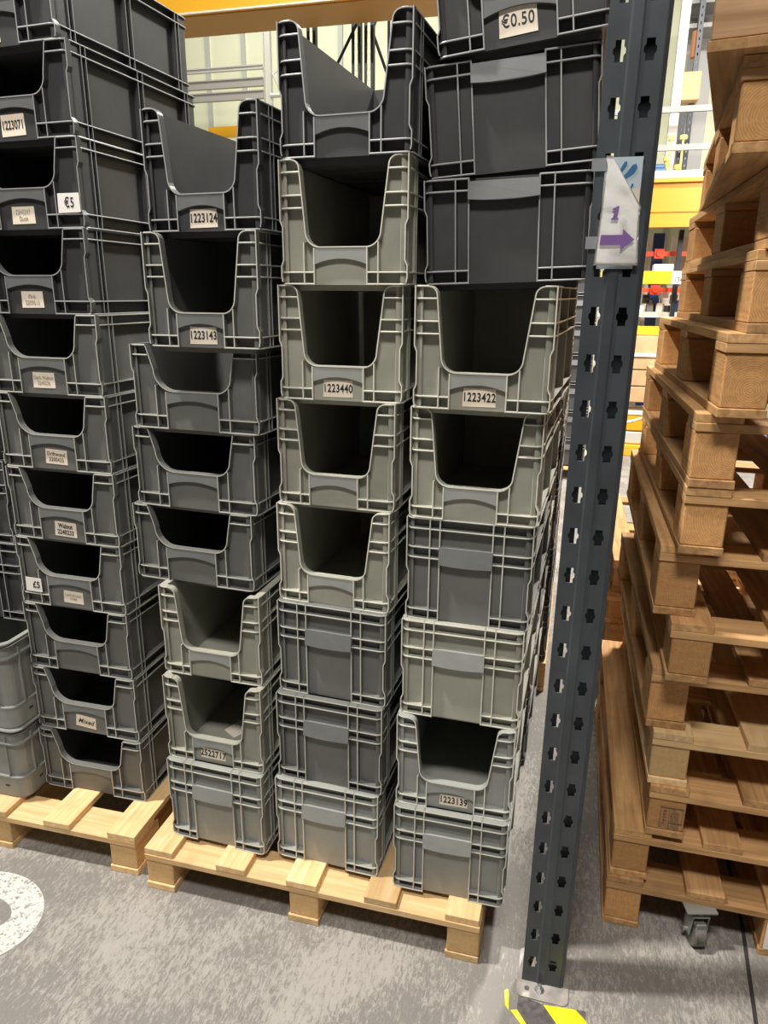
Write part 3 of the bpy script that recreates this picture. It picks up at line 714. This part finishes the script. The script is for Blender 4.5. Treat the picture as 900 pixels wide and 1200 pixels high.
# hazard tape on the floor
t = thing('hazard_tape', 'torn yellow and black hazard tape on the floor at the upright foot', 'tape', (0, 0, 0))
one('yellow_stripe', lambda bm: (prism(bm, [(1.192, -.074), (1.272, -.066), (1.296, -.088), (1.330, -.160), (1.262, -.160)], 'z', .0004, .0016), prism(bm, [(1.112, -.110), (1.128, -.104), (1.172, -.160), (1.150, -.150)], 'z', .0004, .0016),
     prism(bm, [(1.092, -.060), (1.100, -.052), (1.104, -.066), (1.108, -.112), (1.098, -.100)], 'z', .0004, .0016)), M['hazy'], t)
one('black_stripe', lambda bm: (prism(bm, [(1.128, -.062), (1.192, -.074), (1.262, -.160), (1.172, -.160), (1.128, -.104)], 'z', .0004, .0015), prism(bm, [(1.272, -.066), (1.298, -.064), (1.297, -.088)], 'z', .0004, .0015)), M['hazk'], t)
# white painted floor marking at the left
bm = bmesh.new()
cx, cy = -.43, -.23
ro = [(cx+.205*math.cos(a), cy+.165*math.sin(a)) for a in [2*PI*k/64 for k in range(64)]]; ri = [(cx+.11*math.cos(a), cy+.06*math.sin(a)+.015) for a in [2*PI*k/64 for k in range(64)]]
for k in range(64):
    q_ = (k+1) % 64
    bm.faces.new([bm.verts.new((*p_, .0012)) for p_ in (ro[k], ro[q_], ri[q_], ri[k])])
bmesh.ops.remove_doubles(bm, verts=bm.verts, dist=1e-5)
o = obj('floor_marking', to_mesh('floor_marking', bm, M['paint'])); tag(o, 'worn round white painted marking on the concrete at the left', 'floor marking')

# ------------------------------------------------------------------ background: racks, mezzanine, goods
def bxs(*L):
    def f(bm):
        for b in L: box(bm, *b)
    return f
t = thing('rack_beam', 'orange-yellow rack beam across the top left in front of the cladding', 'beam', (0, 0, 0))
one('beam', bxs((-5.5, .1, 5.0, 5.06, 4.05, 4.19)), M['yellow'], t)
one('flange', bxs((-5.5, .1, 4.985, 5.0, 4.038, 4.052)), M['cream'], t)
one('shelf_panel', bxs((-5.5, .1, 5.06, 5.55, 4.04, 4.055)), M['orange_ply'], t)
def perf(label, x, y, z0, z1, mat, parent=None, w_=.085, hw=.013, hh=.024, pitch=.085, cat='upright', group=None, hx=None):
    t = thing('perforated_post', label, cat, (x, y, 0), group=group)
    hs = []
    z = z0+.05
    while z < z1-.05:
        c = hx if hx is not None else w_*.5
        hs.append([(c-hw, z-hh), (c+hw, z-hh), (c+hw, z+hh), (c-hw, z+hh)]); z += pitch
    me = holed_plate('front_face', [(0, z0), (w_, z0), (w_, z1), (0, z1)], hs, .004, mat)
    obj('front_face', me, t, (0, 0, 0), (PI/2, 0, 0))
    one('side_flange', bxs((0, .004, 0, .06, z0, z1), (w_-.004, w_, 0, .06, z0, z1)), mat, t)
    return t
GF = 'dark perforated posts of the rack behind the third stack'
perf('dark perforated rack post left of its pair, behind the open-topped container', -1.50, 5.6, 0, 4.8, M['black'], group=GF)
perf('dark perforated rack post directly behind the open-topped container', -1.07, 5.6, 0, 4.6, M['black'], group=GF)
perf('dark perforated rack post right of the crossing braces', -.95, 5.6, 0, 4.8, M['black'], group=GF)
perf('dark perforated rack post near the tilted containers', -.84, 6.0, 0, 5.2, M['black'], group=GF)
def braces(bm):
    for p, q in (((-1.38, 5.7, 3.55), (-.99, 5.62, 4.12)), ((-1.38, 5.7, 4.75), (-.99, 5.62, 4.2)), ((-.90, 5.72, 4.05), (-.80, 6.0, 4.55)), ((-.90, 5.72, 4.0), (-.78, 6.0, 3.6)), ((-.90, 5.72, 3.0), (-.80, 6.0, 3.5))): bar(bm, p, q, .014)
tag(one('rack_brace', braces, M['black']), 'dark diagonal braces between the perforated rack posts', 'brace')
t = perf('white perforated post of the empty rack against the pale cladding', -3.20, 8.5, 0, 5.06, M['galv'], w_=.11, hw=.008, hh=.014, pitch=.06, hx=.03)
GW = 'pale beams of the empty rack against the cladding'
for k, (z0, z1, m) in enumerate(((4.57, 4.62, 'galv'), (4.37, 4.47, 'galv2'), (4.22, 4.32, 'galv2'))):
    tag(one('rack_beam', bxs((-6.5, -3.19, 8.47, 8.53, z0, z1), (-6.5, -3.19, 8.455, 8.47, z1-.014, z1)), M[m]), ['cream top rail of the empty pale rack', 'middle grey beam of the empty pale rack', 'lower grey beam of the empty pale rack'][k], 'beam', GW)
tag(one('rack_brace', lambda bm: (bar(bm, (-3.10, 8.55, 4.5), (-2.85, 8.7, 4.75), .014), bar(bm, (-3.10, 8.55, 4.55), (-2.80, 8.7, 3.9), .014), bar(bm, (-3.1, 8.5, 4.25), (-1.8, 8.5, 4.25), .03)), M['galv']), 'pale diagonal braces beside the white perforated post', 'brace')
tag(one('rack_beam', bxs((-4.3, -3.3, 9.0, 9.06, 3.88, 4.02)), M['yellow']), 'short yellow beam glimpsed over the dark container labelled 1223124', 'beam')
# right background
bm = bmesh.new(); box(bm, 1.86, 1.95, 7.3, 7.4, 2.9, 6.0); o = obj('wall_column', to_mesh('wall_column', bm, M['galv2'])); tag(o, 'narrow grey column rising from the mezzanine at upper right', 'column')
t = thing('mezzanine_deck', 'yellow mezzanine edge beam behind the rack upright', 'platform', (0, 0, 0))
one('edge_beam', bxs((1.3, 4.2, 7.0, 7.03, 2.42, 2.89), (1.3, 4.2, 6.94, 7.0, 2.85, 2.89), (1.3, 4.2, 6.94, 7.0, 2.42, 2.45), (1.3, 4.2, 6.985, 7.0, 2.57, 2.60)), M['amber'], t)
one('floor_slab', bxs((1.3, 4.2, 6.97, 9.9, 2.89, 2.96)), M['cream'], t)
def rail_(z): return bxs((1.3, 3.4, 7.05, 7.09, z, z+.055))
t = thing('guard_rail', 'grey guard rail on the edge of the mezzanine', 'railing', (0, 0, 0))
one('rail', rail_(3.51), M['rail'], t); one('rail', rail_(3.16), M['rail'], t)
one('post', bxs((2.30, 2.35, 7.05, 7.1, 2.96, 3.565)), M['rail'], t)
one('post', bxs((1.42, 1.47, 7.05, 7.1, 2.96, 3.565)), M['rail'], t)
for k, (x, z1, lb) in enumerate(((1.985, 3.56, 'left dark post standing on the mezzanine'), (2.055, 5.2, 'right tall dark post standing on the mezzanine'))):
    t = perf(lb, x, 7.5, 2.96, z1, M['black'], w_=.05, hw=.006, hh=.012, pitch=.07, group='dark posts on the mezzanine')
tag(one('metal_shelf', bxs((1.96, 2.30, 7.6, 8.0, 4.62, 4.70), (1.96, 2.30, 7.6, 8.0, 4.40, 4.44), (1.96, 2.30, 7.98, 8.0, 3.0, 5.2)), M['rail']), 'grey metal shelf at the top edge beside the wood pallets', 'shelf')
tag(one('cloth_roll', lambda bm: cyl(bm, (2.07, 7.62, 4.13), .05, .24, 'z', 16), M['orange']), 'rust-coloured roll standing on the upper shelf', 'roll')
tag(one('cardboard_box', bxs((1.93, 2.13, 7.35, 7.6, 3.68, 3.94)), M['card'], None, .006), 'brown cardboard box above the mezzanine rail', 'box')
for k, (x, z) in enumerate(((1.90, 3.30), (2.02, 3.30), (1.88, 3.10), (1.99, 3.02))):
    tag(one('spool', lambda bm: (cyl(bm, (x, 7.3, z), .036, .04, 'z', 14), cyl(bm, (x, 7.3, 2.96), .012, z-2.96, 'z', 8)), M['yellow3']), 'yellow-capped stub on the mezzanine floor', 'spool', 'yellow-capped stubs on the mezzanine')
tag(one('folded_tarp', bxs((1.70, 1.88, 7.2, 7.5, 2.96, 3.02), (1.72, 1.86, 7.2, 7.5, 3.02, 3.06)), M['navy2'], None, .01), 'folded blue tarpaulin on the mezzanine floor', 'tarpaulin')
# lower racks under the mezzanine
t = thing('storage_rack', 'storage rack with navy posts and red beams under the mezzanine', 'rack', (0, 0, 0))
one('post', bxs((1.87, 1.99, 7.75, 7.85, 0, 2.42)), M['navy'], t)
one('post', bxs((2.09, 2.14, 7.3, 7.36, 0, 2.42)), M['black'], t)
one('post', bxs((3.4, 3.5, 7.75, 7.85, 0, 2.42)), M['navy'], t)
def rb(z, x1):
    def f(bm): box(bm, 1.2, x1, 7.45, 7.5, z, z+.05); box(bm, 1.87, 1.97, 7.43, 7.45, z-.025, z+.075); cyl(bm, (1.92, 7.41, z+.025), .03, .02, 'y', 14)
    return f
one('beam', rb(2.16, 2.6), M['red'], t); one('beam', rb(1.775, 2.6), M['red'], t)
t = thing('rack_beam', 'bright yellow rack beam carrying a white number plate', 'beam', (0, 0, 0))
one('beam', bxs((1.2, 2.6, 7.0, 7.06, 1.86, 1.99)), M['yellow2'], t)
s_ = one('number_plate', bxs((2.035, 2.20, 6.99, 7.0, 1.86, 1.985)), M['white'], t); obj('lettering', text_mesh('1344', .07, M['ink'], .75, .002), t, (2.115, 6.988, 1.90), (PI/2, 0, 0)); obj('lettering', text_mesh('1211', .045, M['ink'], .8, .001), t, (2.115, 6.988, 1.955), (PI/2, 0, 0))
GB = 'pale upright boards stored under the mezzanine'
for k, (a, b, m) in enumerate(((1.25, 1.50, 'cream'), (1.51, 1.72, 'cream'), (1.73, 1.80, 'cream'), (1.81, 1.90, 'card2'), (2.0, 2.06, 'cream'), (2.07, 2.30, 'card2'), (2.31, 2.6, 'card2'))):
    tag(one('leaning_board', bxs((a*1.06, b*1.06, 8.0+.06*k, 8.05+.06*k, 0, 2.42)), M[m]), 'pale board standing upright in the rack under the mezzanine', 'board', GB)
tag(one('carton', bxs((1.86, 2.06, 7.2, 7.4, 1.99, 2.065), (1.93, 1.99, 7.195, 7.2, 2.04, 2.066)), M['white'], None, .003), 'white carton lying on the yellow beam', 'box')
rg = random.Random(4)
for k in range(9):
    x = 1.76+.05*k; z = 1.56+.09*(k % 2)
    tag(one('small_parcel', bxs((x, x+.07, 7.55, 7.7, z, z+.07+.03*(k % 3))), M[['white', 'ink', 'rail', 'navy', 'cream'][k % 5]], None, .004), 'small wrapped parcel on the rack below the yellow beam', 'parcel', 'small parcels below the yellow beam')
tag(one('rack_shelf', bxs((1.2, 2.6, 7.52, 7.74, 1.50, 1.56)), M['cream']), 'pale shelf board under the small parcels', 'shelf')
tag(one('rack_shelf', bxs((1.2, 2.6, 7.0, 7.05, 1.33, 1.42)), M['yellow']), 'yellow beam end just above the stacked cardboard boxes', 'beam')
t = None
for k, (z0, z1) in enumerate(((.60, .77), (.78, .95), (.96, 1.10), (1.14, 1.32))):
    o = one('cardboard_box', bxs((1.62, 2.02+.01*k, 6.95, 7.4, z0, z1)), M['card'], None, .008)
    tag(o, ['lowest of the stacked cardboard boxes behind the upright', 'second of the stacked cardboard boxes behind the upright', 'third of the stacked cardboard boxes behind the upright', 'cardboard box with a gap below it, topmost behind the upright'][k], 'box', 'cardboard boxes behind the upright')
tag(one('shelf_board', bxs((1.55, 2.1, 6.93, 7.40, 1.10, 1.14)), M['cream'], None), 'pale board between the cardboard boxes', 'board')
t = thing('yellow_tote', 'yellow tote with a white curved stripe under the cardboard boxes', 'tote', (0, 0, 0))
one('body', bxs((1.60, 1.95, 6.95, 7.4, .28, .46)), M['yellow2'], t, .01); one('rim', bxs((1.59, 1.96, 6.94, 7.41, .46, .50)), M['cream'], t, .004)
one('stripe', lambda bm: prism(bm, [(1.70, .38), (1.80, .41), (1.93, .45), (1.93, .435), (1.80, .385), (1.70, .355)], 'y', 6.943, 6.948), M['white'], t)
tag(one('wrapped_bundle', bxs((1.58, 1.97, 6.96, 7.4, .12, .275)), M['galv'], None, .02), 'grey film-wrapped bundle under the yellow tote', 'bundle')
tag(one('pallet_riser', bxs((1.58, 1.92, 6.9, 7.35, 0, .12)), M['yellow'], None, .005), 'yellow riser block on the floor behind the upright', 'block')
